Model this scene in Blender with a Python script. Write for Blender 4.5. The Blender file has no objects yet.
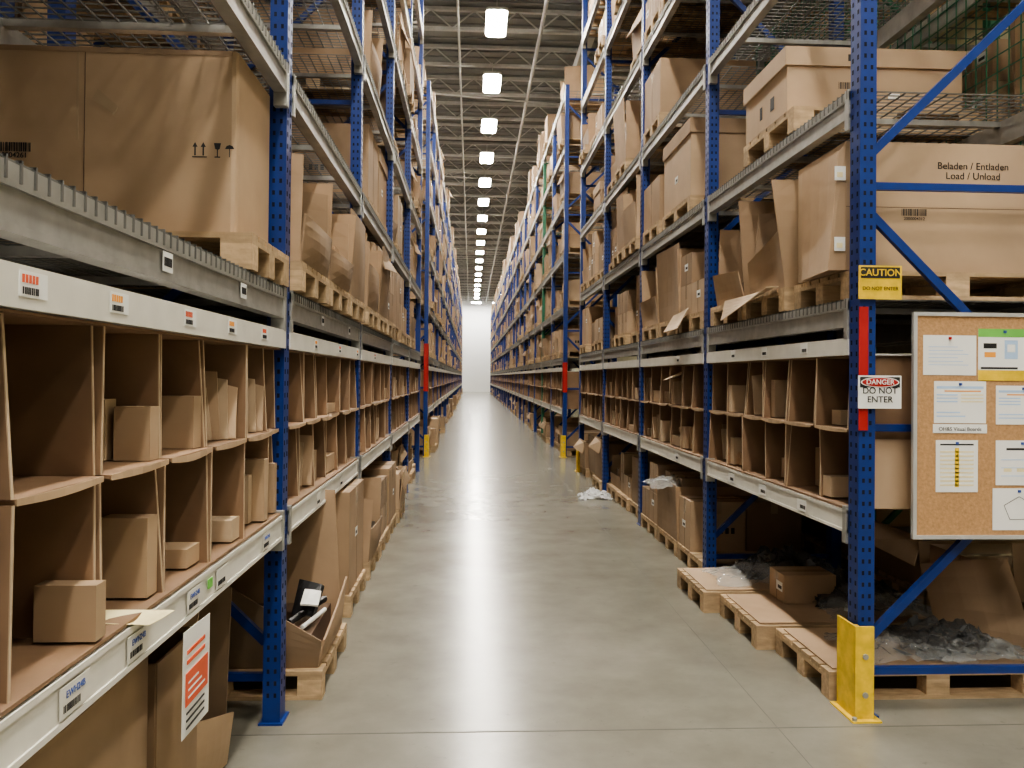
import bpy, math, random
from mathutils import Vector, Matrix, noise
R = random.Random(11)
D = bpy.data
COL = bpy.context.scene.collection

# ------------------------------------------------------------------ materials
def new_mat(name):
    m = D.materials.new(name); m.use_nodes = True
    nt = m.node_tree
    return m, nt, nt.nodes['Principled BSDF']

def mat(name, col, rough=0.6, metal=0.0, var=0.12, scale=6.0, bump=0.0, bscale=60, island=0.0, emis=None, alpha=None, sx=(1,1,1)):
    m, nt, b = new_mat(name)
    N = nt.nodes; L = nt.links
    b.inputs['Roughness'].default_value = rough
    b.inputs['Metallic'].default_value = metal
    tc = N.new('ShaderNodeTexCoord')
    mp = N.new('ShaderNodeMapping'); mp.inputs['Scale'].default_value = sx
    L.new(tc.outputs['Object'], mp.inputs['Vector'])
    nz = N.new('ShaderNodeTexNoise'); nz.inputs['Scale'].default_value = scale
    nz.inputs['Detail'].default_value = 5
    L.new(mp.outputs['Vector'], nz.inputs['Vector'])
    mr = N.new('ShaderNodeMapRange')
    mr.inputs['From Min'].default_value = 0.25; mr.inputs['From Max'].default_value = 0.75
    mr.inputs['To Min'].default_value = 1 - var; mr.inputs['To Max'].default_value = 1 + var
    L.new(nz.outputs['Fac'], mr.inputs['Value'])
    val = mr.outputs['Result']
    if island > 0:
        g = N.new('ShaderNodeNewGeometry')
        m2 = N.new('ShaderNodeMapRange')
        m2.inputs['To Min'].default_value = 1 - island; m2.inputs['To Max'].default_value = 1 + island
        L.new(g.outputs['Random Per Island'], m2.inputs['Value'])
        mm = N.new('ShaderNodeMath'); mm.operation = 'MULTIPLY'
        L.new(val, mm.inputs[0]); L.new(m2.outputs['Result'], mm.inputs[1])
        val = mm.outputs[0]
    vm = N.new('ShaderNodeVectorMath'); vm.operation = 'SCALE'
    vm.inputs[0].default_value = col
    L.new(val, vm.inputs['Scale'])
    L.new(vm.outputs['Vector'], b.inputs['Base Color'])
    if bump > 0:
        n2 = N.new('ShaderNodeTexNoise'); n2.inputs['Scale'].default_value = bscale
        L.new(tc.outputs['Object'], n2.inputs['Vector'])
        bp = N.new('ShaderNodeBump'); bp.inputs['Strength'].default_value = bump
        bp.inputs['Distance'].default_value = 0.01
        L.new(n2.outputs['Fac'], bp.inputs['Height'])
        L.new(bp.outputs['Normal'], b.inputs['Normal'])
    if emis:
        b.inputs['Emission Color'].default_value = (*emis[0], 1)
        b.inputs['Emission Strength'].default_value = emis[1]
    if alpha is not None:
        b.inputs['Alpha'].default_value = alpha
    return m

CARD = mat('cardboard', (0.345, 0.238, 0.150), 0.68, var=0.16, scale=3, bump=0.28, bscale=9, island=0.30)
CARD2 = mat('cardboard_pale', (0.43, 0.308, 0.20), 0.62, var=0.12, scale=3, bump=0.25, bscale=8, island=0.16)
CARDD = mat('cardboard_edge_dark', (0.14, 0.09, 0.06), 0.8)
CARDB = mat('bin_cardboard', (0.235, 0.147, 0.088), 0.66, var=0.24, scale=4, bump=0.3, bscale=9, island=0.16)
CARDL = mat('cardboard_edge_light', (0.50, 0.38, 0.26), 0.75)
TAPE = mat('packing_tape', (0.42, 0.32, 0.22), 0.2)
WOOD = mat('pallet_wood', (0.44, 0.315, 0.19), 0.75, var=0.25, scale=10, bump=0.2, bscale=40, island=0.25, sx=(1, 4, 4))
BLUE = mat('blue_rack_paint', (0.010, 0.036, 0.19), 0.38, var=0.15, scale=12)
GREEN = mat('green_rack_paint', (0.02, 0.13, 0.07), 0.45)
HOLE = mat('slot_dark', (0.006, 0.008, 0.02), 0.9)
GALV = mat('galvanised_steel', (0.37, 0.366, 0.345), 0.38, 0.35, var=0.18, scale=14)
WIRE = mat('wire_mesh_steel', (0.18, 0.18, 0.17), 0.45, 0.5)
WHITE = mat('white_beam_paint', (0.69, 0.67, 0.61), 0.42, var=0.08, scale=9)
PAPER = mat('white_paper', (0.80, 0.80, 0.77), 0.6, var=0.03)
INK = mat('black_ink', (0.02, 0.02, 0.022), 0.6)
INKB = mat('blue_ink', (0.05, 0.1, 0.35), 0.6)
YEL = mat('safety_yellow', (0.74, 0.51, 0.04), 0.45, var=0.25, scale=15)
YELP = mat('yellow_paper', (0.82, 0.72, 0.42), 0.6)
RED = mat('red_plate', (0.42, 0.02, 0.02), 0.5)
REDP = mat('red_print', (0.72, 0.13, 0.06), 0.6)
GRN = mat('green_print', (0.18, 0.5, 0.10), 0.6)
ORG = mat('orange_print', (0.85, 0.36, 0.06), 0.6)
LBL = mat('pale_blue_print', (0.42, 0.58, 0.80), 0.6)
BLACKP = mat('black_plastic', (0.02, 0.02, 0.022), 0.35)
CORK = mat('cork', (0.45, 0.265, 0.13), 0.85, var=0.2, scale=70, bump=0.2, bscale=120)
ALU = mat('aluminium_frame', (0.62, 0.62, 0.62), 0.35, 0.5)
FILM = mat('plastic_film', (0.55, 0.57, 0.57), 0.10, var=0.2, alpha=0.34)
FILMD = mat('plastic_film_grey', (0.10, 0.10, 0.10), 0.16, var=0.3, alpha=0.8)
WALLW = mat('white_wall_paint', (0.80, 0.80, 0.78), 0.7, var=0.02, scale=0.5)
WALLY = mat('cream_wall_paint', (0.62, 0.58, 0.38), 0.7, var=0.05, scale=0.5)
CEIL = mat('ceiling_deck_grey', (0.22, 0.225, 0.22), 0.7, var=0.1, scale=1)
STEEL = mat('ceiling_steel_paint', (0.46, 0.46, 0.44), 0.6, var=0.1)
WARM = (1.0, 0.935, 0.825)
LAMP = mat('lamp_lens', (1, 1, 1), 0.4, emis=(WARM, 145.0))
LAMP2 = mat('lamp_lens_side_fill', (1, 1, 1), 0.4, emis=(WARM, 46.0))
LAMP3 = mat('lamp_lens_wall_fill', (1, 1, 1), 0.4, emis=((1.0, 0.97, 0.92), 85.0))

def concrete():
    m, nt, b = new_mat('polished_concrete'); N = nt.nodes; L = nt.links
    tc = N.new('ShaderNodeTexCoord')
    def nz(s, d=6, dist=0.0):
        n = N.new('ShaderNodeTexNoise'); n.inputs['Scale'].default_value = s; n.inputs['Detail'].default_value = d
        n.inputs['Distortion'].default_value = dist; n.inputs['Roughness'].default_value = 0.6
        L.new(tc.outputs['Object'], n.inputs['Vector']); return n
    a = nz(0.6, 10, 0.25); c = nz(2.6, 10)
    r = N.new('ShaderNodeValToRGB')
    r.color_ramp.elements[0].position = 0.3; r.color_ramp.elements[0].color = (0.145, 0.139, 0.113, 1)
    r.color_ramp.elements[1].position = 0.70; r.color_ramp.elements[1].color = (0.272, 0.262, 0.222, 1)
    mx = N.new('ShaderNodeMath'); mx.operation = 'MULTIPLY_ADD'
    mx.inputs[1].default_value = 0.4
    L.new(c.outputs['Fac'], mx.inputs[0])
    m3 = N.new('ShaderNodeMath'); m3.operation = 'MULTIPLY'; m3.inputs[1].default_value = 0.6
    L.new(a.outputs['Fac'], m3.inputs[0]); L.new(m3.outputs[0], mx.inputs[2])
    L.new(mx.outputs[0], r.inputs['Fac'])
    v = N.new('ShaderNodeTexNoise'); v.inputs['Scale'].default_value = 9; v.inputs['Detail'].default_value = 12; v.inputs['Roughness'].default_value = 0.75
    L.new(tc.outputs['Object'], v.inputs['Vector'])
    rr = N.new('ShaderNodeMapRange'); rr.inputs['From Min'].default_value = 0.29; rr.inputs['From Max'].default_value = 0.40
    rr.inputs['To Min'].default_value = 0.72; rr.inputs['To Max'].default_value = 1.0
    L.new(v.outputs['Fac'], rr.inputs['Value'])
    sc_ = N.new('ShaderNodeVectorMath'); sc_.operation = 'SCALE'
    L.new(r.outputs['Color'], sc_.inputs[0]); L.new(rr.outputs['Result'], sc_.inputs['Scale'])
    L.new(sc_.outputs['Vector'], b.inputs['Base Color'])
    mr = N.new('ShaderNodeMapRange'); mr.inputs['To Min'].default_value = 0.17; mr.inputs['To Max'].default_value = 0.28
    L.new(c.outputs['Fac'], mr.inputs['Value']); L.new(mr.outputs['Result'], b.inputs['Roughness'])
    b.inputs['IOR'].default_value = 1.55
    return m
CONC = concrete()

# ------------------------------------------------------------------ mesh builder
class MB:
    def __init__(s): s.v = []; s.f = []; s.m = []; s.mats = []
    def mi(s, m):
        if m not in s.mats: s.mats.append(m)
        return s.mats.index(m)
    def hexa(s, p, m):
        o = len(s.v); s.v += [tuple(q) for q in p]
        i = s.mi(m)
        for f in ((3,2,1,0),(4,5,6,7),(0,1,5,4),(1,2,6,5),(2,3,7,6),(3,0,4,7)):
            s.f.append(tuple(o+k for k in f)); s.m.append(i)
    def box(s, x0, x1, y0, y1, z0, z1, m):
        if x0 > x1: x0, x1 = x1, x0
        if y0 > y1: y0, y1 = y1, y0
        s.hexa([(x0,y0,z0),(x1,y0,z0),(x1,y1,z0),(x0,y1,z0),(x0,y0,z1),(x1,y0,z1),(x1,y1,z1),(x0,y1,z1)], m)
    def quad(s, p, m):
        o = len(s.v); s.v += [tuple(q) for q in p]; s.f.append(tuple(range(o, o+len(p)))); s.m.append(s.mi(m))
    def prism(s, p, z0, z1, m):
        o = len(s.v); n = len(p); i = s.mi(m)
        s.v += [(q[0], q[1], z0) for q in p] + [(q[0], q[1], z1) for q in p]
        for k in range(n): s.f.append((o+k, o+(k+1)%n, o+n+(k+1)%n, o+n+k)); s.m.append(i)
        s.f.append(tuple(o+k for k in range(n-1,-1,-1))); s.m.append(i)
        s.f.append(tuple(o+n+k for k in range(n))); s.m.append(i)
    def bar(s, a, b, w, h, m, up=Vector((0,0,1))):
        a = Vector(a); b = Vector(b); d = (b-a).normalized()
        u = d.cross(up)
        if u.length < 1e-3: u = d.cross(Vector((1,0,0)))
        u.normalize(); n = u.cross(d).normalized()
        u *= w/2; n *= h/2
        s.hexa([a-u-n, a+u-n, b+u-n, b-u-n, a-u+n, a+u+n, b+u+n, b-u+n], m)
    def cyl(s, a, b, r, m, n=8):
        a = Vector(a); b = Vector(b); d = (b-a).normalized()
        u = d.cross(Vector((0,0,1)))
        if u.length < 1e-3: u = Vector((1,0,0))
        u.normalize(); w = d.cross(u)
        o = len(s.v); i = s.mi(m)
        for k in range(n):
            t = 2*math.pi*k/n; q = u*math.cos(t)*r + w*math.sin(t)*r
            s.v.append(tuple(a+q)); s.v.append(tuple(b+q))
        for k in range(n):
            j = (k+1) % n
            s.f.append((o+2*k, o+2*j, o+2*j+1, o+2*k+1)); s.m.append(i)
        s.f.append(tuple(o+2*k for k in range(n-1,-1,-1))); s.m.append(i)
        s.f.append(tuple(o+2*k+1 for k in range(n))); s.m.append(i)
    def sheet(s, a, b, c, d, t, m, bulge=0.0, n=1):
        a,b,c,d = map(Vector, (a,b,c,d))
        nn = (b-a).cross(d-a)
        if nn.length < 1e-9: return
        nn.normalize(); o = len(s.v); i = s.mi(m); k = n+1
        for side in (0, 1):
            for iv in range(k):
                for iu in range(k):
                    u = iu/n; v = iv/n
                    p = (a*(1-u)+b*u)*(1-v) + (d*(1-u)+c*u)*v
                    p = p + nn*(bulge*math.sin(math.pi*u)*math.sin(math.pi*v*0.85+0.25) if n > 1 else 0)
                    s.v.append(tuple(p + nn*(t/2 if side else -t/2)))
        def id(side, iu, iv): return o + side*k*k + iv*k + iu
        for iv in range(n):
            for iu in range(n):
                s.f.append((id(1,iu,iv), id(1,iu+1,iv), id(1,iu+1,iv+1), id(1,iu,iv+1))); s.m.append(i)
                s.f.append((id(0,iu,iv), id(0,iu,iv+1), id(0,iu+1,iv+1), id(0,iu+1,iv))); s.m.append(i)
        for q in range(n):
            s.f.append((id(0,q,0), id(0,q+1,0), id(1,q+1,0), id(1,q,0))); s.m.append(i)
            s.f.append((id(0,q,n), id(1,q,n), id(1,q+1,n), id(0,q+1,n))); s.m.append(i)
            s.f.append((id(0,0,q), id(1,0,q), id(1,0,q+1), id(0,0,q+1))); s.m.append(i)
            s.f.append((id(0,n,q), id(0,n,q+1), id(1,n,q+1), id(1,n,q))); s.m.append(i)
    def mesh(s, name):
        me = D.meshes.new(name); me.from_pydata(s.v, [], s.f)
        for m in s.mats: me.materials.append(m)
        me.polygons.foreach_set('material_index', s.m); me.update()
        return me
    def obj(s, name, parent=None):
        o = D.objects.new(name, s.mesh(name)); COL.objects.link(o)
        if parent: o.parent = parent
        return o

def empty(name, loc=(0,0,0)):
    e = D.objects.new(name, None); e.location = loc; COL.objects.link(e); return e

def text(name, body, loc, size, m, face='-Y', parent=None, squash=1.0, bold=0.006):
    cu = D.curves.new(name+'_c', 'FONT'); cu.body = body; cu.size = size
    cu.align_x = 'CENTER'; cu.align_y = 'CENTER'; cu.extrude = 0.0005; cu.offset = size*bold
    tmp = D.objects.new(name+'_t', cu); COL.objects.link(tmp)
    bpy.context.view_layer.update()
    me = D.meshes.new_from_object(tmp.evaluated_get(bpy.context.evaluated_depsgraph_get()))
    D.objects.remove(tmp)
    me.materials.clear(); me.materials.append(m)
    o = D.objects.new(name, me); COL.objects.link(o)
    o.location = loc; o.scale = (squash, 1, 1)
    o.rotation_euler = {'-Y': (math.pi/2,0,0), '+X': (math.pi/2,0,math.pi/2), '-X': (math.pi/2,0,-math.pi/2)}[face]
    if parent: o.parent = parent
    return o

def barcode(mb, face, x, y, z, w, h, m=INK, n=14, seed=1):
    r = random.Random(seed); t = 0
    while t < w:
        b = w/n*r.uniform(0.25, 0.8)
        if face == '-Y': mb.box(x+t, x+t+b, y-0.001, y, z, z+h, m)
        else: mb.box(x, x+(0.001 if face == '+X' else -0.001), y+t, y+t+b, z, z+h, m)
        t += b + w/n*r.uniform(0.3, 0.7)

# ------------------------------------------------------------------ constants
XR, XL = 1.85, -0.86
Y0, P = 3.78, 2.45
LV = [1.99, 3.02, 4.1, 5.2, 6.3, 7.4]
DEP = 1.08
def py(k): return Y0 + P*k

# ------------------------------------------------------------------ wire decks
def deck_mesh(name, sp, sp2, s):
    mb = MB(); t = 0.0028 if sp < 0.1 else 0.004; w = P-0.14
    n = int(w/sp)
    for i in range(n+1):
        y = i*w/n
        mb.box(0.0, s*DEP, y-t, y+t, 0.004, 0.004+2*t, WIRE)
        mb.box(-s*0.012, -s*0.012+s*2*t, y-t, y+t, -0.035, 0.004+2*t, WIRE)
        mb.box(-s*0.012, 0, y-t, y+t, 0.004, 0.004+2*t, WIRE)
    m = int(DEP/sp2)
    for i in range(m+1):
        x = s*i*DEP/m
        mb.box(x-t, x+t, 0, w, 0.0, 0.004+t, WIRE)
    for q in (0.17, 0.5, 0.83):
        mb.box(s*0.05, s*(DEP-0.05), w*q-0.02, w*q+0.02, -0.03, 0.0, GALV)
    return mb.mesh(name)
DECK = {(sp, s): deck_mesh('wire_deck', sp, sp*1.4, s) for sp in (0.05, 0.16) for s in (1, -1)}

# ------------------------------------------------------------------ racks
def rack(name, xf, s, ks, height, post_, near, lower=True, levels=LV, hole_k=3, greens=()):
    root = empty(name)
    up = MB(); bm = MB()
    pw, pd = 0.10, 0.08
    for k in ks:
        y = py(k)
        post = GREEN if k in greens else post_
        for xx in (xf, xf + s*(DEP-pd)):
            up.box(xx, xx+s*pd, y-pw/2, y+pw/2, 0.0, height, post)
            up.box(xx-s*0.015, xx+s*(pd+0.015), y-pw/2-0.02, y+pw/2+0.02, 0, 0.008, post)
        if k <= hole_k and near:
            z = 0.12
            while z < height-0.1:
                for q in (-0.026, 0.026):
                    up.box(xf-s*0.0012, xf, y+q-0.007, y+q+0.007, z, z+0.022, HOLE)
                for q in (0.024, 0.056):
                    up.box(xf+s*(q-0.006), xf+s*(q+0.006), y-pw/2-0.0012, y-pw/2, z, z+0.02, HOLE)
                z += 0.055
        z = 0.2; i = 0; xa = xf+s*pd; xb = xf+s*(DEP-pd)
        while z + 1.17 < height:
            up.bar((xa,y,z),(xb,y,z),0.03,0.035,post)
            if i % 2 == 0: up.bar((xa,y,z+0.16),(xb,y,z+1.06),0.03,0.04,post)
            else: up.bar((xa,y,z+1.03),(xb,y,z+0.12),0.03,0.04,post)
            z += 1.17; i += 1
        up.bar((xa,y,z),(xb,y,z),0.03,0.035,post)
    up.obj('uprights', root)
    for k in ks[:-1]:
        y0 = py(k)+pw/2; y1 = py(k+1)-pw/2
        for z in levels:
            if z > height-0.1: continue
            for xx, q in ((xf, s), (xf+s*DEP, -s)):
                bm.box(xx, xx+q*0.05, y0, y1, z-0.13, z, GALV)
                bm.box(xx-q*0.008, xx, y0, y1, z-0.045, z, GALV)
                bm.box(xx-q*0.006, xx, y0, y1, z-0.13, z-0.112, GALV)
                for ya, yb in ((y0, y0+0.04), (y1-0.04, y1)):
                    bm.box(xx-q*0.01, xx+q*0.052, ya, yb, z-0.19, z+0.01, GALV)
            o = D.objects.new('wire_deck', DECK[(0.05 if (near and k <= 2) else 0.16, s)])
            o.location = (xf, y0+0.02, z); COL.objects.link(o); o.parent = root
        if lower:
            for xx, q in ((xf, s), (xf+s*DEP, -s)):
                bm.box(xx-q*0.004, xx+q*0.05, y0, y1, 0.85, 0.96, WHITE)
                bm.box(xx-q*0.009, xx, y0, y1, 0.945, 0.96, WHITE)
                bm.box(xx-q*0.009, xx, y0, y1, 0.85, 0.865, WHITE)
                for ya, yb in ((y0, y0+0.04), (y1-0.04, y1)):
                    bm.box(xx-q*0.012, xx+q*0.052, ya, yb, 0.80, 0.98, GALV)
            bm.box(xf-s*0.008, xf+s*0.02, y0, y1, 1.730, 1.805, WHITE)
            bm.box(xf-s*0.008, xf+s*0.60, y0, y1, 1.722, 1.730, WHITE)
    bm.obj('beams', root)
    return root

rr = rack('pallet_rack', XR, 1, list(range(0, 5)), 8.3, BLUE, True)
rl = rack('pallet_rack', XL, -1, list(range(-2, 5)), 8.3, BLUE, True)
rr2 = rack('pallet_rack', XR, 1, list(range(5, 31)), 7.5, BLUE, False, greens=(7,))
rl2 = rack('pallet_rack', XL, -1, list(range(5, 31)), 7.5, BLUE, False)
rb = rack('pallet_rack', XR+DEP+0.2, 1, list(range(0, 5)), 8.3, GREEN, False, lower=False, levels=[0.96]+LV)
lb = rack('pallet_rack', XL-DEP-0.2, -1, list(range(-2, 5)), 8.3, BLUE, False, lower=False, levels=[0.96]+LV)
b = MB(); xg = XR+DEP+0.12
for q in range(43): b.box(xg-.003, xg+.003, 3.8+q*.1-.003, 3.8+q*.1+.003, 2.9, 5.2, GREEN)
for q in range(24): b.box(xg-.003, xg+.003, 3.8, 8.0, 2.9+q*.1-.003, 2.9+q*.1+.003, GREEN)
b.box(xg-.02, xg+.02, 3.78, 3.82, 2.88, 5.22, GREEN); b.box(xg-.02, xg+.02, 7.98, 8.02, 2.88, 5.22, GREEN)
b.obj('mesh_guard', rb)

# ------------------------------------------------------------------ pallets and cartons
def pallet(mb, x0, x1, y0, y1, z, m=WOOD):
    if x0 > x1: x0, x1 = x1, x0
    h = 0.14; L = x1-x0; W = y1-y0
    for f in (0, 0.5, 1):
        yy = y0 + (W-0.09)*f
        mb.box(x0, x1, yy, yy+0.09, z, z+0.02, m)
        for g in (0, 0.5, 1):
            xx = x0 + (L-0.12)*g
            mb.box(xx, xx+0.12, yy, yy+0.09, z+0.02, z+0.098, m)
    for g in (0, 0.5, 1):
        xx = x0 + (L-0.12)*g
        mb.box(xx, xx+0.12, y0, y1, z+0.098, z+0.118, m)
    n = 6
    for i in range(n):
        yy = y0 + (W-W/n*0.86)*i/(n-1)
        mb.box(x0, x1, yy, yy+W/n*0.86, z+0.118, z+h, m)

def carton(mb, x0, x1, y0, y1, z, h, style, s, r, m=CARD, n=1):
    if x0 > x1: x0, x1 = x1, x0
    xa = x0 if s > 0 else x1
    xb = x1 if s > 0 else x0
    zt = z+h; t = 0.009; j = lambda a: r.uniform(-a, a)
    if style in ('closed', 'lid'):
        mb.box(x0, x1, y0, y1, z, zt, m)
        ym = (y0+y1)/2
        if style == 'lid':
            mb.box(x0-0.012, x1+0.012, y0-0.012, y1+0.012, zt-0.12, zt+0.006, CARD2 if m is CARD else CARD)
        else:
            mb.box(x0+0.0, x1-0.0, ym-0.03, ym+0.03, zt, zt+0.001, TAPE)
            mb.box(xa-s*0.001, xa, ym-0.03, ym+0.03, zt-0.12, zt, TAPE)
            mb.box(xa-s*0.0015, xa, ym-0.002, ym+0.002, z, zt, CARDD)
        if h > 0.3:
            mb.box((x0+x1)/2-.03, (x0+x1)/2+.03, y0-.001, y0, zt-.10, zt-(.125 if style=='lid' else 0), TAPE)
            if r.random() < .5:
                xx = x0+(x1-x0)*r.uniform(.15,.7)
                for q in range(3): mb.box(xx+q*.05, xx+q*.05+.03, y0-.0012, y0, z+h*.35, z+h*.35+.05, INK)
        if r.random() < 0.45:
            yy = y0+(y1-y0)*r.uniform(0.1, 0.6); zz = z+h*r.uniform(0.3, 0.6)
            mb.box(xa-s*0.002, xa, yy, yy+0.10, zz, zz+0.06, PAPER)
            mb.box(xa-s*0.003, xa, yy+0.01, yy+0.07, zz+0.015, zz+0.035, INK)
        return
    bz = 0.025 if n > 1 else 0
    lowf = 1.0 if style == 'open' else r.uniform(0.3, 0.55)
    tall = [h*r.uniform(0.88, 1.0) for _ in range(4)]
    mb.box(x0+0.01, x1-0.01, y0+0.01, y1-0.01, z, z+0.01, m)
    mb.sheet((xb,y0,z),(xb,y1,z),(xb+j(.02),y1,z+tall[0]),(xb+j(.02),y0,z+tall[0]), t, m, bz, n)
    hf = h*lowf
    mb.sheet((xa,y0,z),(xa,y1,z),(xa-s*r.uniform(0,.04),y1,z+hf),(xa-s*r.uniform(0,.04),y0,z+hf), t, m, bz, n)
    for yy, q in ((y0, 0), (y1, 1)):
        za = z+tall[q+1]*(1.0 if style == 'open' else r.uniform(0.75, 1.0))
        mb.sheet((xa,yy,z),(xb,yy,z),(xb,yy+j(.02),z+tall[q+1]),(xa-s*r.uniform(-.01,.04),yy+j(.03),za), t, m, bz, n)
    if style == 'open':
        for q in range(2):
            d = (-1, 1)[q]; yy = (y0, y1)[q]
            if r.random() < 0.35:
                a = r.uniform(-0.3, 0.9); l = 0.18
                mb.sheet((xa,yy,z+tall[q+1]),(xb,yy,z+tall[q+1]),(xb,yy-d*l*math.cos(a),z+tall[q+1]+l*math.sin(a)*.3),(xa,yy-d*l*math.cos(a),z+tall[q+1]+l*math.sin(a)*.3), t, m, 0, n)
        if r.random() < 0.6:
            mb.sheet((xa,y0,zt-h*0.02),(xa,y1,zt-h*0.02),(xa-s*r.uniform(.05,.12),y1-.01,zt-0.15),(xa-s*0.05,y0+.01,zt-0.2), t, CARD2, 0, n)
    hc = hf*r.uniform(0.55, 0.9)
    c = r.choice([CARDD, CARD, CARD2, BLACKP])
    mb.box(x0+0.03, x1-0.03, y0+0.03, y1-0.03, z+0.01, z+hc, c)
    if r.random() < 0.6:
        yy = y0+0.05
        while yy < y1-0.18:
            w = r.uniform(0.1, 0.2)
            mb.box(xa+s*0.05, xa+s*r.uniform(0.3,0.6), yy, yy+w-0.01, z+hc, z+hc+r.uniform(0.05,0.16), r.choice([CARD,CARD2,CARD]))
            yy += w

def stack(mb, x0, x1, y0, y1, z, h, s, r):
    nz = max(1, int(h/0.24)); hz = h/nz
    for a in range(nz):
        ny = r.choice([2, 3]); w = (y1-y0)/ny
        for b in range(ny):
            if a == nz-1 and r.random() < 0.35: continue
            for c in range(2):
                xx0 = x0+(x1-x0)*c/2; xx1 = xx0+(x1-x0)/2-0.01
                carton(mb, xx0, xx1, y0+w*b, y0+w*b+w-0.01, z+hz*a, hz-0.004, 'closed', s, r, r.choice([CARD, CARD2]))

def load(mbc, mbp, xf, s, ya, yb, z, hmax, r, inset=0.02, n=1, lo=0.5):
    xa = xf + s*inset; xb = xa + s*1.0
    pallet(mbp, min(xa,xb), max(xa,xb), ya, yb, z)
    zz = z+0.142
    st = r.choices(['closed','lid','open','cut','stack'], [2.2, 1.6, 2.8, 3.0, 2.8])[0]
    h = hmax*r.uniform(lo, 0.98)
    a = xa + s*r.uniform(-0.01, 0.08); b = xb - s*0.02
    ya += r.uniform(0, 0.06); yb -= r.uniform(0, 0.06)
    if st == 'stack': stack(mbc, min(a,b), max(a,b), ya+0.01, yb-0.01, zz, h, s, r)
    else: carton(mbc, min(a,b), max(a,b), ya+0.01, yb-0.01, zz, h, st, s, r, r.choice([CARD, CARD, CARD2]), n)

def hm(i): return (LV[i+1]-LV[i]-0.13-0.142-0.05) if i+1 < len(LV) else 0.85

for (xf, s, tag) in ((XR, 1, 'R'), (XL, -1, 'L')):
    mc, mp = MB(), MB(); r = random.Random(5 if s > 0 else 9)
    for k in list(range(2, 4)) + list(range(5, 30)):
        for i, z in enumerate(LV):
            dens = 0.9 if i < 2 else (0.7 if k > 3 else 0.5)
            if i == 5: dens = 0.45
            for q in range(3):
                if r.random() > dens: continue
                ya = py(k)+0.08+q*0.775
                load(mc, mp, xf, s, ya, ya+0.74, z+0.014, hm(i), r, inset=r.uniform(-0.06, 0.10), lo=0.4)
        for q in range(3):
            if r.random() < 0.85:
                ya = py(k)+0.08+q*0.775
                load(mc, mp, xf, s, ya, ya+0.74, 0.0, 0.6, r, inset=r.uniform(-0.16 if s < 0 else -0.03, 0.08))
    mc.obj('cardboard_box_stock'); mp.obj('wooden_pallet_stock')
for (xf, s, k0) in ((XR+DEP+0.2, 1, 0), (XL-DEP-0.2, -1, -2)):
    mc, mp = MB(), MB(); r = random.Random(15)
    for k in range(k0, 4):
        for i, z in enumerate([0.96]+LV):
            h = 0.72
            for q in range(3):
                if r.random() > (0.75 if z < 2.5 else 0.38): continue
                ya = py(k)+0.08+q*0.775
                load(mc, mp, xf, s, ya, ya+0.74, z+0.014, h if z>1.5 else 0.6, r)
        for q in range(3):
            ya = py(k)+0.08+q*0.775
            load(mc, mp, xf, s, ya, ya+0.74, 0, 0.6, r)
    mc.obj('cardboard_box_stock'); mp.obj('wooden_pallet_stock')

def one(xf, s, ya, yb, z, h, style, r, inset=0.02, m=CARD, n=5, dep=1.0, pal=True):
    xa = xf+s*inset; xb = xa+s*dep
    if pal:
        mp = MB(); pallet(mp, min(xa,xb), max(xa,xb), ya, yb, z); mp.obj('wooden_pallet'); z += 0.142
    mc = MB()
    a = xa+s*0.01; b = xb-s*0.02
    if style == 'stack': stack(mc, min(a,b), max(a,b), ya+.01, yb-.01, z, h, s, r); mc.obj('carton_stack')
    else:
        carton(mc, min(a,b), max(a,b), ya+.01, yb-.01, z, h, style, s, r, m, n)
        mc.obj({'closed':'cardboard_box','lid':'lidded_cardboard_box','open':'open_cardboard_box','cut':'open_cardboard_box'}[style])
r = random.Random(21)
def slot(k, q): return py(k)+0.08+q*0.775
dk = 0.014
for k, q, st, h in ((0,0,'cut',0.66),(0,1,'cut',0.60),(0,2,'open',0.58),(1,0,'cut',0.66),(1,1,'open',0.6),(1,2,'stack',0.62)):
    one(XL, -1, slot(k,q), slot(k,q)+0.74, LV[0]+dk, h, st, r, inset=-0.05)
for k, i, q, st in ((1,1,1,'closed'),(1,1,2,'lid'),(1,2,1,'cut'),(1,3,1,'stack'),(0,3,2,'lid'),(0,4,1,'stack'),(1,4,2,'closed'),(-1,2,1,'closed'),(-1,1,0,'closed')):
    one(XL, -1, slot(k,q), slot(k,q)+0.74, LV[i]+dk, hm(i)*0.85, st, r, inset=0.05)
for k, i, q, st, f in ((1,0,0,'stack',.75),(1,0,1,'open',.95),(1,0,2,'cut',.9),
                       (1,1,2,'closed',.6),(1,3,1,'lid',.9),(1,3,2,'stack',.8),(1,4,0,'closed',.8),(0,4,2,'stack',.8),(1,2,2,'closed',.7)):
    one(XR, 1, slot(k,q), slot(k,q)+0.74, LV[i]+dk, hm(i)*f, st, r, inset=0.0, m=CARD2 if st in('lid','cut') else CARD)
mp = MB(); pallet(mp, 1.86, 2.86, 6.75, 7.75, LV[1]+dk); mp.obj('wooden_pallet')
b = MB(); carton(b, 1.87, 2.84, 6.77, 7.72, LV[1]+dk+.142, .66, 'lid', 1, random.Random(8), CARD2); b.obj('lidded_cardboard_box')
for q, st, h in ((0,'stack',0.42),(1,'open',0.5),(2,'stack',0.6)):
    one(XR, 1, slot(1,q), slot(1,q)+0.74, 0, h, st, r, inset=0.0)
for q, st, h in ((0,'cut',0.66),(1,'stack',0.5),(2,'closed',0.55)):
    one(XL, -1, slot(1,q), slot(1,q)+0.74, 0, h, st, r, inset=-0.08)

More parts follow.
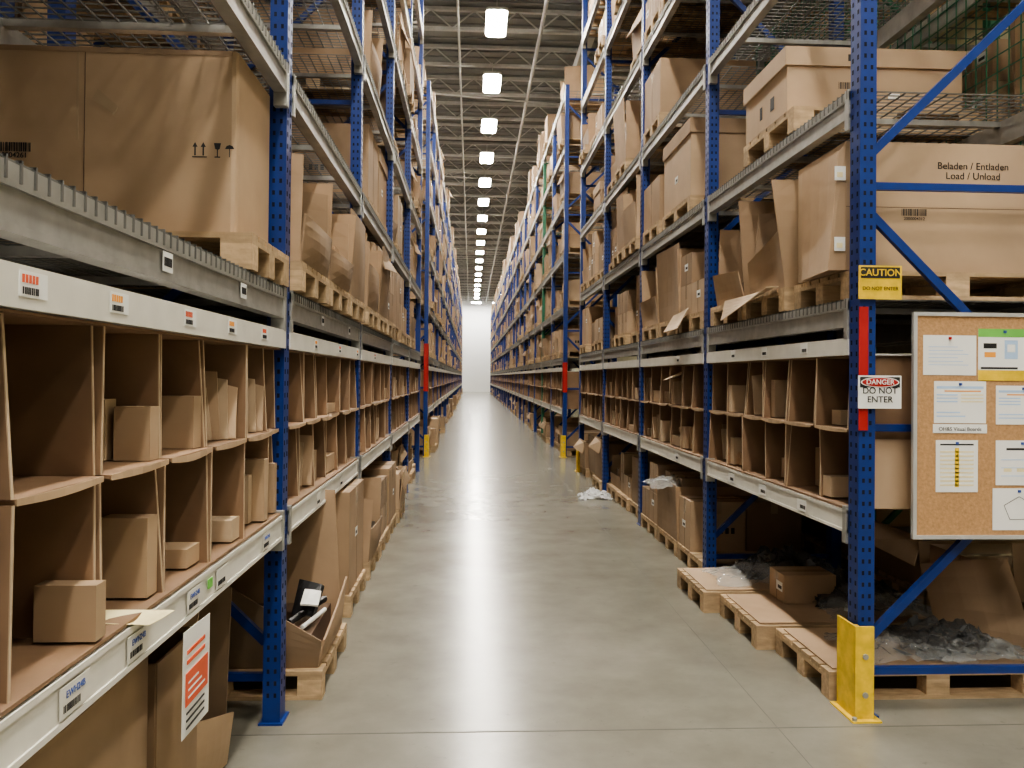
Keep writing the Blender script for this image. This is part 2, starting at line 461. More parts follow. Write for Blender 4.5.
# ------------------------------------------------------------------ cardboard bin shelving
def bins(xf, s, k, near, name='cardboard_bin_shelf', phase=0.0):
    mb = MB(); r = random.Random(100+k+(50 if s > 0 else 0))
    y0 = py(k)+0.06; y1 = py(k+1)-0.06; zb, zt = 0.972, 1.72; zm = 1.35; dp = 0.60
    n = 5 if near else 1; t = 0.010
    w = (y1-y0)/6
    ys_ = [y0+w*i for i in range(7)] if phase == 0 else [y0+phase+w*i for i in range(6)] + [y1]
    nb = len(ys_)-1
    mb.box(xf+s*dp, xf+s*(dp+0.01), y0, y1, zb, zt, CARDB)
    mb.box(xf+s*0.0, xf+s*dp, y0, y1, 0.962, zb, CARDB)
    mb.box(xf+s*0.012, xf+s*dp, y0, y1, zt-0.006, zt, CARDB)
    for i in range(nb+1):
        y = min(max(ys_[i], y0+0.008), y1-0.008)
        for (a, b) in ((zb, zm-0.006), (zm+0.006, zt-0.006)):
            jx = r.uniform(0.0, 0.03); jy = r.uniform(-0.010, 0.010)
            offs = (-t*0.8, t*0.8) if near and 0 < i < nb else (0,)
            for o in offs:
                jx2 = jx + r.uniform(0, .012); tilt = r.uniform(-.004, .024); ty = r.uniform(-.010,.010)
                bg = r.uniform(-.015,.015) if near else 0
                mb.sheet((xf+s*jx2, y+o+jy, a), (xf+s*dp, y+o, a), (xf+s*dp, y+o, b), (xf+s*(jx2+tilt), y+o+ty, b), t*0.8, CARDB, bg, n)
                mb.bar((xf+s*(jx2-.001), y+o+jy, a), (xf+s*(jx2+tilt-.001), y+o+ty, b), t*0.8, 0.003, CARDL, up=Vector((1,0,0)))
    for i in range(nb):
        ya = ys_[i]+0.012; yb = ys_[i+1]-0.012
        for z0, zc in ((zm, zt), (zb, zm)):
            jx = r.uniform(-0.012, 0.02)
            if z0 == zm:
                mb.sheet((xf+s*jx, ya, zm), (xf+s*dp, ya, zm), (xf+s*dp, yb, zm), (xf+s*jx, yb, zm), 0.010, CARDB, 0.0, 1)
                nn = 6 if near else 2
                dip = r.uniform(.006, .024)
                f = lambda u: dip*math.sin(math.pi*u)
                for q in range(nn):
                    u0 = q/nn; u1 = (q+1)/nn
                    mb.sheet((xf+s*(jx-0.003), ya+(yb-ya)*u0, zm-0.008-f(u0)*0.5), (xf+s*(jx-0.003), ya+(yb-ya)*u1, zm-0.008-f(u1)*0.5),
                             (xf+s*(jx-0.003), ya+(yb-ya)*u1, zm+0.006-f(u1)*0.2), (xf+s*(jx-0.003), ya+(yb-ya)*u0, zm+0.006-f(u0)*0.2), 0.003, CARD2)
            if phase: continue
            if r.random() < (0.8 if s < 0 else 0.72):
                yy = 0.012; zz = z0+0.012; W = yb-ya     # measured from the far divider towards the near one
                kind = r.random()
                if kind < 0.55:
                    while yy < W-0.09:
                        ww = r.uniform(0.05, 0.13); d0 = r.uniform(0.02, 0.2)
                        mb.box(xf+s*d0, xf+s*(d0+r.uniform(0.15, 0.25)), max(yb-yy-ww+.006, ya+.01), yb-yy, zz, zz+r.uniform(0.06, 0.27), r.choice([CARD, CARD2, CARD, CARDL, CARDL]))
                        yy += ww
                        if r.random() < 0.4: break
                elif kind < 0.8:
                    for q in range(r.randint(2, 4)):
                        h = r.uniform(0.2, 0.3); d0 = r.uniform(0.02, 0.12); y_ = yb-yy
                        mb.sheet((xf+s*d0, y_-.05, zz), (xf+s*(d0+0.3), y_-.05, zz), (xf+s*(d0+0.3), y_-.01, zz+h), (xf+s*d0, y_, zz+h*r.uniform(.8,1)), 0.010, r.choice([CARD, CARD2, CARDL]))
                        yy += 0.04
                else:
                    mb.box(xf+s*0.04, xf+s*0.35, ya+0.08, yb-0.01, zz, zz+r.uniform(0.05, 0.12), CARD2)
                    mb.box(xf+s*0.10, xf+s*0.30, ya+0.12, yb-0.03, zz+.12, zz+.16, r.choice([BLACKP, PAPER, CARD]))
    if phase:   # parts kept in the nearest bins, against the far dividers
        def it(c, lv, a, b_, d0, d1, h, m, up=0):
            z_ = (zm if lv else zb)+.008+up; mb.box(xf+s*d0, xf+s*d1, ys_[c+1]-.02-b_, ys_[c+1]-.02-a, z_, z_+h, m)
        it(0,0,.0,.05,.0,.14,.13,CARD2)
        it(1,0,.10,.20,.36,.52,.10,CARD)
        it(2,1,.0,.07,.04,.15,.17,CARD2); it(2,1,.0,.08,.17,.34,.20,CARD); it(2,1,.08,.15,.22,.40,.12,CARDD)
        it(1,1,.0,.06,.03,.13,.15,CARD2); it(1,1,.0,.07,.15,.26,.17,CARDL); it(1,1,.07,.13,.20,.36,.10,CARD)
        it(1,0,.0,.07,.03,.16,.22,CARD2); it(1,0,.0,.08,.18,.34,.17,CARD)
        it(2,0,.0,.12,.04,.22,.06,CARD2); it(3,0,.0,.10,.02,.20,.08,CARDL)
        it(4,0,.0,.06,.01,.14,.26,CARD2); it(4,0,.0,.07,.15,.28,.24,CARD); it(4,0,.07,.12,.06,.25,.20,CARDL)
        it(5,0,.0,.05,.02,.2,.22,CARD2)
        for c_, z_ in ((3, zm), (4, zm)):
            for q in range(4):
                y_ = ys_[c_+1]-.03-q*.028
                mb.sheet((xf+s*(.02+.02*q),y_-.05,z_+.01),(xf+s*.30,y_-.05,z_+.01),(xf+s*.30,y_-.01,z_+.27),(xf+s*(.03+.03*q),y_,z_+.20+.03*(q%3)),.006,CARDL if q%2 else CARD2)
    return mb.obj(name)
for k in range(-2, 4): bins(XL, -1, k, k <= 1, phase=0.19 if k == -1 else 0.0)
for k in range(0, 4): bins(XR, 1, k, k <= 1)
for k in range(5, 30):
    bins(XL, -1, k, False); bins(XR, 1, k, False)

# ------------------------------------------------------------------ hero cartons
mp = MB(); pallet(mp, -1.93, -0.84, 3.10, 3.72, LV[0]+dk); mp.obj('wooden_pallet')
b = MB(); x0, x1, ya, yb, z0, z1 = -2.02, -0.92, 3.16, 3.66, 2.150, 2.86
c = 0.02
b.prism([(x0,ya),(x1-c,ya),(x1-0.006,ya+0.006),(x1,ya+c),(x1,yb),(x0,yb)], z0, z1, CARD2)
b.box(-1.50, -1.497, ya-0.0015, ya, z0, z1, CARDD)
b.sheet((-1.47,ya-0.002,2.66),(-1.39,ya-0.002,2.60),(-1.37,ya-0.002,2.63),(-1.45,ya-0.002,2.70),0.001,TAPE)
b.sheet((-1.53,ya-0.002,2.50),(-1.52,ya-0.002,2.50),(-1.52,ya-0.002,2.84),(-1.53,ya-0.002,2.84),0.001,TAPE)
b.sheet((x0,ya-0.002,z1-.02),(x1-c,ya-0.002,z1-.02),(x1-c,ya-0.002,z1),(x0,ya-0.002,z1),0.001,CARD)
barcode(b, '-Y', -1.86, ya-0.0005, 2.45, 0.16, 0.035, n=22)
big = b.obj('cardboard_box')
text('box_number', '2000004261', (-1.78, ya-0.002, 2.435), 0.028, INK, parent=big)
g = MB()
def bx(a,b_,z_,z2): g.box(-1.02+(a+1.02)*.9,-1.02+(b_+1.02)*.9,ya-0.0015,ya,2.45+(z_-2.46)*.9,2.45+(z2-2.46)*.9,INK)
def pl(pts): g.quad([(-1.02+(p[0]+1.02)*.9,ya-0.0015,2.45+(p[1]-2.46)*.9) for p in pts], INK)
for q in (0, 1):
    x = -1.085+q*0.035
    bx(x-0.003, x+0.003, 2.46, 2.50); pl([(x-0.011,2.497),(x+0.011,2.497),(x,2.518)])
bx(-1.097,-1.035,2.452,2.456)
pl([(-1.005,2.515),(-0.975,2.515),(-0.98,2.49),(-0.988,2.485),(-1.0,2.49)])
bx(-0.992,-0.988,2.455,2.49); bx(-1.002,-0.978,2.452,2.457)
pl([(-0.958,2.49),(-0.918,2.49),(-0.925,2.503),(-0.938,2.508),(-0.951,2.503)]); bx(-0.940,-0.937,2.455,2.49)
g.obj('handling_symbols', big)

mp = MB(); pallet(mp, 1.87, 2.99, 3.88, 4.55, LV[0]+dk); mp.obj('wooden_pallet')
b = MB(); ya = 3.92
b.box(1.87, 2.98, ya, 4.50, 2.150, 2.80, CARD2)
b.sheet((1.79,ya+.01,2.15),(1.87,ya-.004,2.15),(1.87,ya-.004,2.79),(1.84,ya+.01,2.75),.006,CARD,0.0,1)
b.sheet((1.79,ya+.01,2.15),(1.84,ya+.45,2.15),(1.84,ya+.45,2.75),(1.84,ya+.01,2.75),.006,CARD,0.01,4)
b.box(1.87, 2.98, ya-0.001, ya, 2.47, 2.473, CARDD)
for z in (2.60, 2.245):
    b.box(1.81, 1.865, ya-0.012, ya-.008, z, z+0.07, PAPER); b.box(1.82, 1.85, ya-0.014, ya-.011, z+0.015, z+0.04, YELP)
barcode(b, '-Y', 2.16, ya-0.0005, 2.43, 0.13, 0.035, n=18)
ob = b.obj('cardboard_box')
text('load_text', 'Beladen / Entladen\nLoad / Unload', (2.53, ya-0.002, 2.66), 0.05, INK, parent=ob, bold=0)
text('load_number', '2000004312', (2.225, ya-0.002, 2.415), 0.022, INK, parent=ob)
mp = MB(); pallet(mp, 1.84, 2.94, 4.50, 5.35, LV[1]+dk); mp.obj('wooden_pallet')
b = MB(); z0 = LV[1]+dk+0.142
b.box(1.84, 2.90, 4.60, 5.30, z0, z0+0.37, CARD2)
b.box(1.825, 2.915, 4.585, 5.315, z0+0.27, z0+0.38, CARD2)
b.box(2.2, 2.28, 4.584, 4.585, z0+.30, z0+.34, INK)
barcode(b, '-Y', 2.15, 4.6, z0+0.14, 0.08, 0.04, n=10)
b.box(1.838, 1.84, 4.8, 4.86, z0+0.08, z0+0.16, INK); b.box(1.838, 1.84, 5.0, 5.04, z0+0.08, z0+0.16, INK)
b.box(2.45, 2.52, 4.598, 4.6, z0+0.08, z0+0.12, PAPER)
b.obj('lidded_cardboard_box')
zz = LV[0]+dk
for (ya, yb) in ((4.62, 5.28), (5.36, 6.08)):
    mp = MB(); pallet(mp, 1.84, 2.9, ya, yb, zz); mp.obj('wooden_pallet')
b = MB(); z0 = zz+.142
b.sheet((1.86,4.66,z0),(2.86,4.66,z0),(2.86,4.60,z0+.62),(1.74,4.58,z0+.62),.008,CARD2,.05,7)
b.sheet((1.86,5.24,z0),(2.86,5.24,z0),(2.86,5.20,z0+.60),(1.90,5.22,z0+.55),.008,CARD,.03,6)
b.sheet((1.86,4.66,z0),(1.86,5.24,z0),(1.83,5.22,z0+.22),(1.81,4.62,z0+.34),.008,CARD,.02,6)
b.sheet((2.86,4.66,z0),(2.86,5.24,z0),(2.86,5.22,z0+.60),(2.86,4.62,z0+.60),.008,CARD,0,1)
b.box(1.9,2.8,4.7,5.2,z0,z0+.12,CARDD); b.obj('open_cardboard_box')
b = MB()
b.sheet((1.88,5.42,z0),(2.4,5.40,z0),(2.42,5.34,z0+.66),(1.80,5.33,z0+.66),.008,CARD,.06,7)
b.sheet((2.45,5.45,z0),(2.86,5.5,z0),(2.86,5.45,z0+.5),(2.5,5.4,z0+.58),.008,CARD2,.03,5)
b.sheet((1.88,5.42,z0),(1.88,6.02,z0),(1.84,6.02,z0+.24),(1.83,5.42,z0+.2),.008,CARD2,.02,5)
b.sheet((1.88,6.02,z0),(2.86,6.02,z0),(2.86,6.04,z0+.56),(1.90,6.05,z0+.6),.008,CARD,.03,5)
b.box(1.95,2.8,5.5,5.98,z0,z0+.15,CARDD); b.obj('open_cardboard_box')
b = MB(); b.sheet((1.76,4.7,2.15),(1.80,5.7,2.02),(1.83,5.7,2.16),(1.835,4.7,2.155),0.006,CARDL,0.015,5); b.obj('cardboard_sheet')
b = MB(); b.sheet((1.76,6.75,2.03),(1.76,7.25,2.02),(1.84,7.2,2.17),(1.84,6.7,2.2),0.006,CARDL,0.02,5); b.obj('cardboard_sheet')

def opencarton(x0,x1,y0,y1,z,h,front=1.0,m=CARD,lean=0.0):
    b = MB(); t=0.01
    b.box(x0,x1,y0,y1,z,z+0.01,m)
    b.sheet((x1,y0,z),(x1,y1,z),(x1+lean,y1,z+h*front),(x1+lean,y0,z+h*front),t,m,0.01,6)
    b.sheet((x0,y0,z),(x0,y1,z),(x0,y1,z+h),(x0,y0,z+h),t,m,0.02,6)
    b.sheet((x0,y0,z),(x1,y0,z),(x1+lean,y0,z+h*front),(x0,y0,z+h),t,m,-0.02,6)
    b.sheet((x0,y1,z),(x1,y1,z),(x1+lean,y1,z+h*max(front,0.9)),(x0,y1,z+h),t,m,0.02,6)
    return b
b = opencarton(-1.90,-0.99,2.60,2.98,0.0,0.68)
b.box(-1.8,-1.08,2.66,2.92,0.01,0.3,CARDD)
b.obj('open_cardboard_box')
b = opencarton(-1.90,-0.98,1.75,2.50,0.0,0.74); b.obj('open_cardboard_box')
b = MB()
b.sheet((-1.06,3.04,0.01),(-0.985,3.34,0.01),(-0.96,3.34,0.22),(-1.03,3.04,0.30),0.008,CARD2,0.02,6)
b.sheet((-1.9,3.36,0.01),(-1.0,3.36,0.01),(-0.98,3.37,0.72),(-1.9,3.37,0.75),0.008,CARD,0.0,3)
b.sheet((-1.16,3.03,0.01),(-1.08,3.02,0.01),(-1.00,3.04,0.74),(-1.12,3.03,0.76),0.008,CARD2,0.0,3)
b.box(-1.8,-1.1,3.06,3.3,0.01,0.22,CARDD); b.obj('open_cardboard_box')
b = MB(); xs = -0.848
b.sheet((xs,2.43,0.51),(xs,2.67,0.50),(xs+.002,2.67,0.82),(xs+.002,2.43,0.83),0.002,PAPER)
b.box(xs+.0025,xs+.0045,2.45,2.65,0.60,0.70,REDP)
for q in range(2): b.box(xs+.0025,xs+.0045,2.46,2.62,0.725+q*0.03,0.737+q*0.03,REDP)
for q in range(3): b.box(xs+.0025,xs+.0045,2.46,2.62,0.53+q*0.022,0.536+q*0.022,INK)
for q in range(3): b.box(xs+.0045,xs+.005,2.47,2.62-.03*q,0.62+q*0.022,0.626+q*0.022,PAPER)
b.obj('red_notice_sheet')

mp = MB(); pallet(mp, -1.75, -0.72, 4.0, 4.78, 0); mp.obj('wooden_pallet')
b = MB(); m = CARD
b.sheet((-1.7,4.75,.142),(-.75,4.75,.142),(-.80,4.80,.92),(-1.7,4.78,.95),.01,m,.03,6)
b.sheet((-1.7,4.05,.142),(-.75,4.05,.142),(-.73,4.03,.28),(-1.7,4.03,.86),.01,m,.02,6)
b.sheet((-.75,4.05,.142),(-.75,4.75,.142),(-.72,4.75,.42),(-.72,4.05,.28),.01,m,.02,6)
b.sheet((-1.7,4.05,.142),(-1.7,4.75,.142),(-1.7,4.75,.92),(-1.7,4.05,.92),.01,m,.02,6)
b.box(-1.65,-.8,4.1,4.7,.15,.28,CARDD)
b.obj('open_cardboard_box')
b = MB()
b.sheet((-.94,4.34,.32),(-.82,4.30,.32),(-.79,4.40,.46),(-.92,4.44,.48),.03,BLACKP,.02,4)
b.sheet((-.88,4.24,.40),(-.79,4.25,.39),(-.79,4.34,.44),(-.88,4.35,.45),.012,PAPER,.01,3)
b.cyl((-.93,4.2,.32),(-.8,4.5,.36),.018,BLACKP); b.cyl((-.85,4.15,.31),(-.78,4.4,.33),.012,PAPER); b.obj('boxed_vehicle_part')
mp = MB(); pallet(mp, -1.80, -0.78, 5.35, 6.1, 0); mp.obj('wooden_pallet')
b = MB(); carton(b, -1.78, -0.80, 5.38, 6.08, 0.142, 0.68, 'closed', -1, random.Random(3), CARD, 1)
b.box(-1.02,-1.00,5.378,5.38,.55,.60,INK); b.box(-0.95,-0.93,5.378,5.38,.55,.60,INK); b.obj('cardboard_box')

# ------------------------------------------------------------------ floor pallets right bay 0
for q,(xa,ya) in enumerate(((1.80,3.92),(1.70,4.66),(1.60,5.40))):
    mp = MB(); pallet(mp, xa, xa+1.12, ya, ya+0.70, 0); mp.obj('wooden_pallet')
    b = MB(); b.sheet((xa+.03,ya+.03,.147),(xa+1.05,ya+.03,.147),(xa+1.05,ya+.66,.150),(xa+.03,ya+.66,.147),.006,CARD2 if q==2 else CARD,.006,6); b.obj('cardboard_sheet')
def film(name, cx, cy, cz, w, d, h, seed, n=30, m=FILM):
    b = MB(); vs = []
    for i in range(n+1):
        for j in range(n+1):
            u = i/n*2-1; v = j/n*2-1
            p = Vector((u*4+seed*7.3, v*4, seed))
            e = max(0, 1-(u*u+v*v)*0.7)
            zz = h*e*(0.45+0.8*abs(noise.noise(p)))+h*0.25*abs(noise.noise(p*1.9))
            vs.append((cx+u*w/2+0.05*noise.noise(p*1.3), cy+v*d/2+0.05*noise.noise(p*1.4+Vector((3,0,0))), cz+zz))
    b.v = vs; mi = b.mi(m)
    for i in range(n):
        for j in range(n):
            a = i*(n+1)+j; b.f.append((a, a+n+1, a+n+2, a+1)); b.m.append(mi)
    o = b.obj(name)
    for p in o.data.polygons: p.use_smooth = True
    return o
film('plastic_film_heap', 2.30, 4.22, 0.155, 0.6, 0.5, 0.09, 1)
film('plastic_film_heap', 2.62, 4.28, 0.16, 0.55, 0.5, 0.15, 11, m=FILMD)
film('plastic_film_heap', 2.68, 4.12, 0.16, 0.5, 0.3, 0.10, 21)
film('plastic_film_heap', 2.55, 4.95, 0.155, 0.7, 0.5, 0.12, 2)
film('plastic_film_heap', 2.5, 5.12, 0.155, 0.6, 0.4, 0.20, 12, m=FILMD)
film('plastic_film_heap', 2.15, 5.72, 0.155, 0.8, 0.5, 0.12, 3)
film('plastic_film_heap', 2.35, 5.85, 0.155, 0.7, 0.4, 0.22, 13, m=FILMD)
film('plastic_film_heap', 1.66, 10.6, 0.0, 0.42, 0.45, 0.14, 4, m=mat('plastic_film_white', (0.8,0.82,0.84), 0.2, alpha=0.6))
film('plastic_film_heap', 1.9, 7.4, 0.60, 0.5, 0.5, 0.10, 6)
b = MB(); carton(b, 2.02, 2.36, 5.05, 5.30, .16, .18, 'closed', 1, r, CARD); b.obj('cardboard_box')
b = MB(); rq = random.Random(4)      # torn board scraps and small parts left on the pallets
for q in range(16):
    p = rq.choice(((1.9,3.98),(1.8,4.72),(1.7,5.46))); x = p[0]+rq.uniform(.1,.9); y = p[1]+rq.uniform(.03,.5); a = rq.uniform(0,3.1); l = rq.uniform(.05,.16)
    dx, dy = math.cos(a)*l, math.sin(a)*l
    b.sheet((x,y,.158),(x+dx,y+dy,.158),(x+dx-dy*.6,y+dy+dx*.6,.158+rq.uniform(0,.05)),(x-dy*.6,y+dx*.6,.162),.004,rq.choice([CARDL,CARDD,PAPER,CARD2,BLACKP]))
b.obj('packaging_scraps')
b = MB(); b.sheet((1.95,3.80,.975),(2.33,3.80,.975),(2.31,3.825,1.31),(1.97,3.825,1.31),.008,CARD2,.008,4); b.obj('cardboard_flap')
b = MB(); b.sheet((2.66,4.42,.15),(2.98,4.05,.15),(2.98,4.3,.62),(2.66,4.6,.52),.01,CARD,.04,5); b.obj('cardboard_sheet')

# ------------------------------------------------------------------ signs, protector, board
pf = Y0-0.05
b = MB(); b.box(XR-.004,XR+.040,pf-0.010,pf-0.003,1.36,1.95,RED); b.obj('red_end_plate')
for (x, s, k) in ((XL, -1, 5), (XR, 1, 5)):
    b = MB(); y = py(k)-0.05
    b.box(x-s*0.01, x+s*0.08, y-0.012, y-0.004, 1.3, 2.25 if s < 0 else 1.9, RED); b.box(x-s*0.012, x-s*0.004, y-0.012, y+0.1, 1.3, 2.25 if s < 0 else 1.9, RED); b.obj('red_end_plate')
def protector(x, s, y, h=0.44):
    b = MB()
    b.box(x-s*0.035, x-s*0.025, y-0.09, y+0.09, 0.0, h, YEL)
    b.box(x-s*0.035, x+s*0.055, y-0.10, y-0.088, 0.0, h, YEL)
    b.box(x-s*0.03, x-s*0.010, y-0.088, y-0.06, 0.0, h, YEL)
    b.box(x-s*0.06, x+s*0.08, y-0.13, y+0.11, 0.0, 0.008, YEL)
    for q in (0.12, 0.30): b.cyl((x+s*0.012, y-0.108, q), (x+s*0.012, y-0.10, q), 0.014, GALV)
    b.cyl((x-s*0.045, y-0.115, 0.008), (x-s*0.045, y-0.115, 0.022), 0.012, GALV)
    b.obj('rack_post_protector')
protector(XR, 1, Y0)
protector(XR, 1, py(4)); protector(XR, 1, py(5)); protector(XL, -1, py(5))

def panel(name, x0, x1, z0, z1, y, m, parent=None, t=0.004):
    b = MB(); b.box(x0, x1, y-t, y, z0, z1, m); return b.obj(name, parent)
ys = pf-0.02
s1 = panel('caution_sign', 1.835, 2.045, 1.985, 2.145, ys, YEL)
panel('header', 1.845, 2.035, 2.085, 2.137, ys-0.0045, INK, s1, 0.001)
text('caution_text', 'CAUTION', (1.94, ys-0.007, 2.110), 0.046, YEL, parent=s1, bold=.012)
text('enter_text', 'DO NOT ENTER', (1.94, ys-0.006, 2.035), 0.024, INK, parent=s1, bold=0)
s2 = panel('danger_sign', 1.835, 2.045, 1.465, 1.622, ys, PAPER)
panel('header', 1.843, 2.037, 1.565, 1.615, ys-0.0045, INK, s2, 0.001)
b = MB()
ring = [(1.94+0.088*math.cos(a), ys-0.0065, 1.59+0.021*math.sin(a)) for a in [2*math.pi*i/28 for i in range(28)]]
b.quad(ring, RED); ring2 = [(1.94+0.094*math.cos(a), ys-0.006, 1.59+0.0245*math.sin(a)) for a in [2*math.pi*i/28 for i in range(28)]]
b.quad(ring2, PAPER); b.obj('oval', s2)
text('danger_text', 'DANGER', (1.94, ys-0.0085, 1.590), 0.034, PAPER, parent=s2)
text('enter_text', 'DO NOT\nENTER', (1.94, ys-0.006, 1.528), 0.042, INK, parent=s2)

nb_root = empty('cork_notice_board')
yb_ = pf-0.03
b = MB(); X0, X1, Z0, Z1 = 2.09, 3.25, 0.85, 1.925
b.box(X0+.015, X1-.015, yb_-0.012, yb_, Z0+.015, Z1-.015, CORK); b.obj('cork_panel', nb_root)
b = MB()
for (a, c_, d_, e_) in ((X0, X1, Z0, Z0+.018), (X0, X1, Z1-.018, Z1), (X0, X0+.018, Z0+.018, Z1-.018), (X1-.018, X1, Z0+.018, Z1-.018)):
    b.box(a, c_, yb_-0.02, yb_, d_, e_, ALU)
b.obj('frame', nb_root)
def X(px): return 2.09+(px-912)*0.00489
def Z(p): return 1.617-(p-377)/211
yp = yb_-0.014
def paper(a, t, c_, d_, kind):
    x0, x1, z1, z0 = a, c_, t, d_
    b = MB(); b.box(x0, x1, yp-0.001, yp, z0, z1, PAPER)
    w = x1-x0; h = z1-z0
    def rc(u0, u1, v0, v1, m, k=1): b.box(x0+w*u0, x0+w*u1, yp-0.001-0.0006*k, yp-0.001, z0+h*v0, z0+h*v1, m)
    if kind == 'lines':
        for q in range(6): rc(.1, .85-.1*(q%3), .25+q*.09, .265+q*.09, LBL)
    if kind == 'poster':
        rc(0, 1, .84, 1, GRN); rc(.0, 1, .0, .2, YEL); rc(.05, .75, .22, .26, INK)
        rc(.1,.35,.62,.72,BLACKP); rc(.12,.33,.45,.55,ORG); rc(.5,.75,.42,.78,LBL); rc(.55,.7,.55,.7,PAPER,2)
    if kind == 'multi':
        rc(.05, .95, .82, .88, LBL)
        for q in range(3): rc(.05,.45,.5+q*.08,.53+q*.08,LBL); rc(.52,.95,.5+q*.08,.53+q*.08,YELP)
        rc(.05,.6,.15,.18,LBL); rc(.05,.5,.24,.27,LBL); rc(.2,.9,.75,.78,ORG)
    if kind == 'chart':
        rc(.1,.9,.9,.93,INK)
        for q in range(9): rc(.1,.9,.12+q*.08,.15+q*.08,YELP)
        rc(.45,.55,.1,.85,YEL)
    if kind == 'org':
        rc(.2,.8,.78,.83,INK)
        for q in range(3): rc(.1,.9,.2+q*.18,.215+q*.18,LBL); rc(.15+q*.25,.3+q*.25,.3,.38,YELP)
    if kind == 'penta':
        ring = [(x0+w*(.5+.3*math.sin(2*math.pi*i/5)), yp-0.002, z0+h*(.5+.3*math.cos(2*math.pi*i/5))) for i in range(5)]
        for i in range(5): b.bar(ring[i], ring[(i+1)%5], 0.002, 0.001, INK, up=Vector((0,1,0)))
    b.box((x0+x1)/2-.006,(x0+x1)/2+.006,yp-0.008,yp-0.001,z1-.02,z1-.008,RED if kind=='lines' else INKB)
    b.obj('pinned_paper', nb_root)
paper(X(922),Z(335),X(975),Z(375),'lines')
paper(X(977),Z(328),X(1030),Z(380),'poster')
paper(X(933),Z(381),X(985),Z(423),'multi')
paper(X(995),Z(385),X(1050),Z(424),'multi')
paper(X(935),Z(440),X(977),Z(492),'chart')
paper(X(995),Z(440),X(1048),Z(485),'org')
paper(X(992),Z(488),X(1045),Z(530),'penta')
panel('heading_strip', X(932), X(986), Z(433), Z(424), yp, PAPER, nb_root, 0.001)
text('board_heading', 'OH&S Visual Boards', (X(959), yp-0.002, Z(429)), 0.025, INK, parent=nb_root, bold=0)

# beam labels
lab = MB(); i = 0
for y in (1.55, 1.93, 2.42, 2.85, 3.3, 4.4, 5.2, 6.0, 7.1):
    lab.box(XL+0.008, XL+0.010, y, y+0.10, 1.745, 1.795, PAPER)
    for q in range(5): lab.box(XL+0.010, XL+0.011, y+0.008+q*.012, y+0.016+q*.012, 1.772, 1.788, ORG if i%2 else REDP)
    barcode(lab, '+X', XL+0.010, y+0.01, 1.75, 0.06, 0.014, n=10, seed=i); i += 1
for y in (2.25, 3.0, 4.6, 5.6):
    lab.box(XL+0.008, XL+0.010, y, y+0.07, 1.885, 1.94, PAPER); barcode(lab, '+X', XL+0.010, y+0.006, 1.90, 0.055, 0.025, n=12, seed=i); i += 1
for y in (1.72, 2.05, 2.47, 2.75, 3.35, 4.5, 5.3):
    lab.box(XL+0.009, XL+0.0105, y, y+0.13, 0.872, 0.938, WHITE); barcode(lab, '+X', XL+0.0105, y+0.015, 0.882, 0.075, 0.016, n=12, seed=i)
    i += 1
lab.box(XL+0.009, XL+0.013, 2.66, 2.70, 0.90, 0.93, GRN)
lo = lab.obj('rack_location_labels')
for j, y in enumerate((1.785, 2.115, 2.535, 3.415)):
    text('label_text', 'EWH24B', (XL+0.012, y, 0.918), 0.022, INKB, face='+X', parent=lo, bold=0)
lab = MB()
for y in (4.3, 4.9, 5.5, 7.0):
    lab.box(XR-0.010, XR-0.008, y, y+0.09, 1.745, 1.80, PAPER); barcode(lab, '-X', XR-0.010, y+0.01, 1.752, 0.06, 0.018, n=9, seed=i)
    lab.box(XR-0.012, XR-0.010, y, y+0.12, 0.872, 0.935, PAPER); barcode(lab, '-X', XR-0.012, y+0.01, 0.885, 0.07, 0.02, n=9, seed=i); i += 1
lab.obj('rack_location_labels')
b = MB(); b.sheet((-0.97,2.03,0.985),(-0.97,2.12,0.99),(-0.79,2.20,0.965),(-0.81,2.08,0.962),0.0015,YELP,0.012,5); b.obj('yellow_paper_slip')
b = MB(); b.sheet((1.78,7.1,1.60),(1.78,7.35,1.58),(1.95,7.35,1.66),(1.95,7.1,1.66),0.002,CARDL,0.01,3); b.obj('paper_slip')

# ------------------------------------------------------------------ room shell
b = MB(); b.box(-8, 11, -10, 85, -0.1, 0.0, CONC); b.obj('floor')
b = MB(); b.box(-8, 11, 84, 84.2, 0, 10.2, WALLW); b.obj('wall_back')
b = MB(); b.box(-8.2, -8, -10, 84, 0, 10.2, WALLW); b.obj('wall_left')
b = MB(); b.box(11, 11.2, -10, 84, 0, 10.2, WALLY); b.obj('wall_right')
b = MB(); b.box(-8.2, 11.2, -10, 84.2, 10.1, 10.2, CEIL)
y = -10
while y < 84:
    b.box(-8, 11, y, y+0.12, 10.06, 10.1, CEIL); y += 0.4
b.obj('ceiling')
JOINT = mat('joint_filler', (0.10, 0.095, 0.08), 0.8)
b = MB()
for y in (3.62, 10.0, 17, 24, 31, 38, 45, 52, 60, 68): b.box(-8, 11, y-0.004, y+0.004, -0.001, 0.0008, JOINT)
b.box(1.42, 1.423, -9, 84, -0.001, 0.0007, JOINT)
b.obj('floor_joint_1')  # control joints of the floor slab, laid as thin dark strips
b = MB(); y = -9
while y < 83.5:
    b.box(-8, 11, y-0.05, y+0.05, 9.97, 10.05, STEEL); b.box(-8, 11, y-0.05, y+0.05, 9.52, 9.59, STEEL)
    x = -8.0; q = 0
    while x < 10.9:
        b.bar((x, y, 9.57 if q else 9.99), (x+0.5, y, 9.99 if q else 9.57), 0.025, 0.03, STEEL); x += 0.5; q = 1-q
    y += 2.1
for x in (-5.2, 2.6, 8.2): b.box(x-0.1, x+0.1, -10, 84, 9.2, 9.5, STEEL)
b.obj('ceiling_joists')
b = MB()
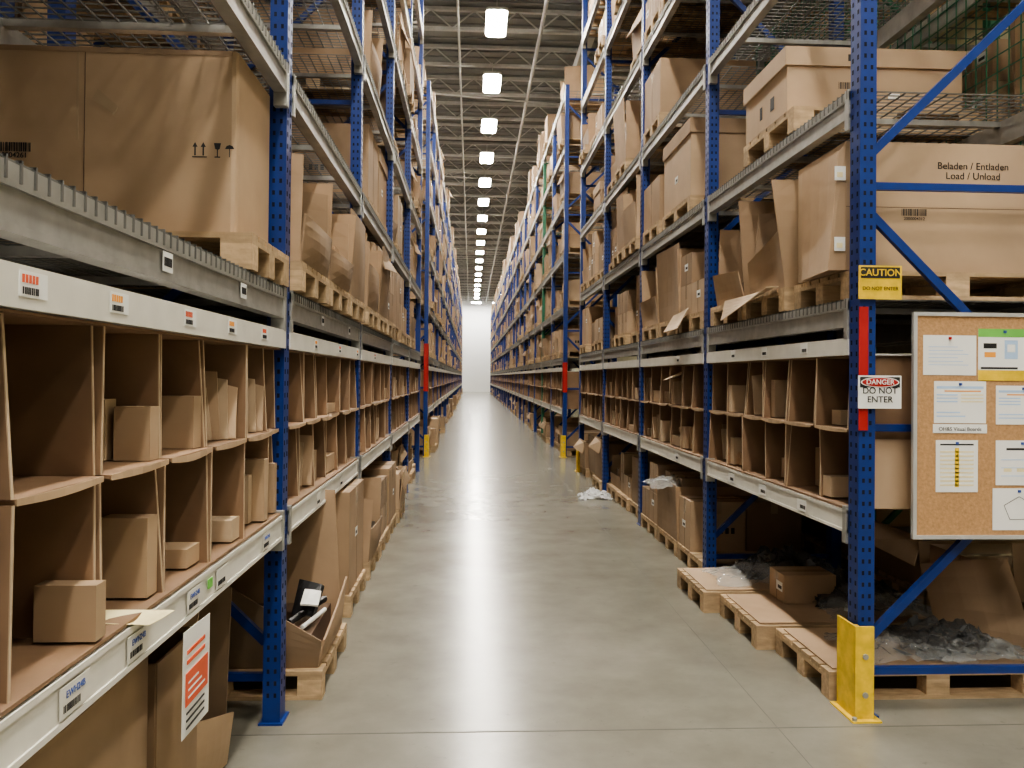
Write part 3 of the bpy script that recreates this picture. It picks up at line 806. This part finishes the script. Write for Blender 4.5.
for x, z, rr_ in ((-0.35, 9.45, 0.03), (1.5, 9.4, 0.045), (-1.6, 9.3, 0.05), (4.2, 9.35, 0.05)):
    b.cyl((x, -10, z), (x, 84, z), rr_, STEEL, 8)
for y in range(-6, 84, 9):
    b.cyl((-6, y, 9.3), (9, y+2.5, 9.3), 0.025, STEEL, 6)
b.obj('ceiling_pipes')
def lamp(x, y, m, w=0.46, l=1.3):
    root = MB(); rd = 0.10
    def caps(w, l, n=5):
        p = []
        for cx, cy, a0 in ((w/2-rd, l/2-rd, 0), (-w/2+rd, l/2-rd, .5), (-w/2+rd, -l/2+rd, 1), (w/2-rd, -l/2+rd, 1.5)):
            for i in range(n):
                a = math.pi*(a0+.5*i/(n-1)); p.append((x+cx+math.cos(a)*rd, y+cy+math.sin(a)*rd))
        return p
    root.prism(caps(w, l), 9.14, 9.2, STEEL)
    root.prism(caps(w-.04, l-.04), 9.11, 9.139, m)
    root.cyl((x, y-l*0.3, 9.2), (x, y-l*0.3, 9.52), 0.008, STEEL, 6); root.cyl((x, y+l*0.3, 9.2), (x, y+l*0.3, 9.52), 0.008, STEEL, 6)
    root.obj('high_bay_light')
y = -7.5
while y < 80: lamp(0.47, y, LAMP); y += 3.5
for x in (-1.6, 0.47, 2.6): lamp(x, 81.6, LAMP3, 1.0, 1.3)  # added wall washers, only there to brighten the back wall
for x in (-4.7, 6.0):  # unseen lamps over the side aisles, added as ambient fill
    y = -7
    while y < 45: lamp(x, y, LAMP2); y += 6
for x, y in ((2.8, -4), (2.8, 1.5), (-2.6, -4), (-2.4, 0)): lamp(x, y, LAMP)  # extra lamps added above and behind the camera as fill

w = D.worlds.new('world'); bpy.context.scene.world = w; w.use_nodes = True
w.node_tree.nodes['Background'].inputs[0].default_value = (1.0, 0.95, 0.86, 1)
w.node_tree.nodes['Background'].inputs[1].default_value = 0.23

cam = D.cameras.new('camera'); co = D.objects.new('camera', cam); COL.objects.link(co)
cam.sensor_width = 36; cam.lens = 28.125; cam.clip_end = 300
cam.shift_y = -0.0137
M = Matrix.Rotation(math.radians(-2.93), 4, 'Z') @ Matrix.Rotation(math.radians(90.5), 4, 'X') @ Matrix.Rotation(math.radians(0.5), 4, 'Z')
co.matrix_world = Matrix.Translation((0, 0, 1.6)) @ M
sc = bpy.context.scene; sc.camera = co
sc.view_settings.view_transform = 'AgX'
try: sc.view_settings.look = 'AgX - Medium High Contrast'
except Exception: pass
sc.view_settings.exposure = 0.08
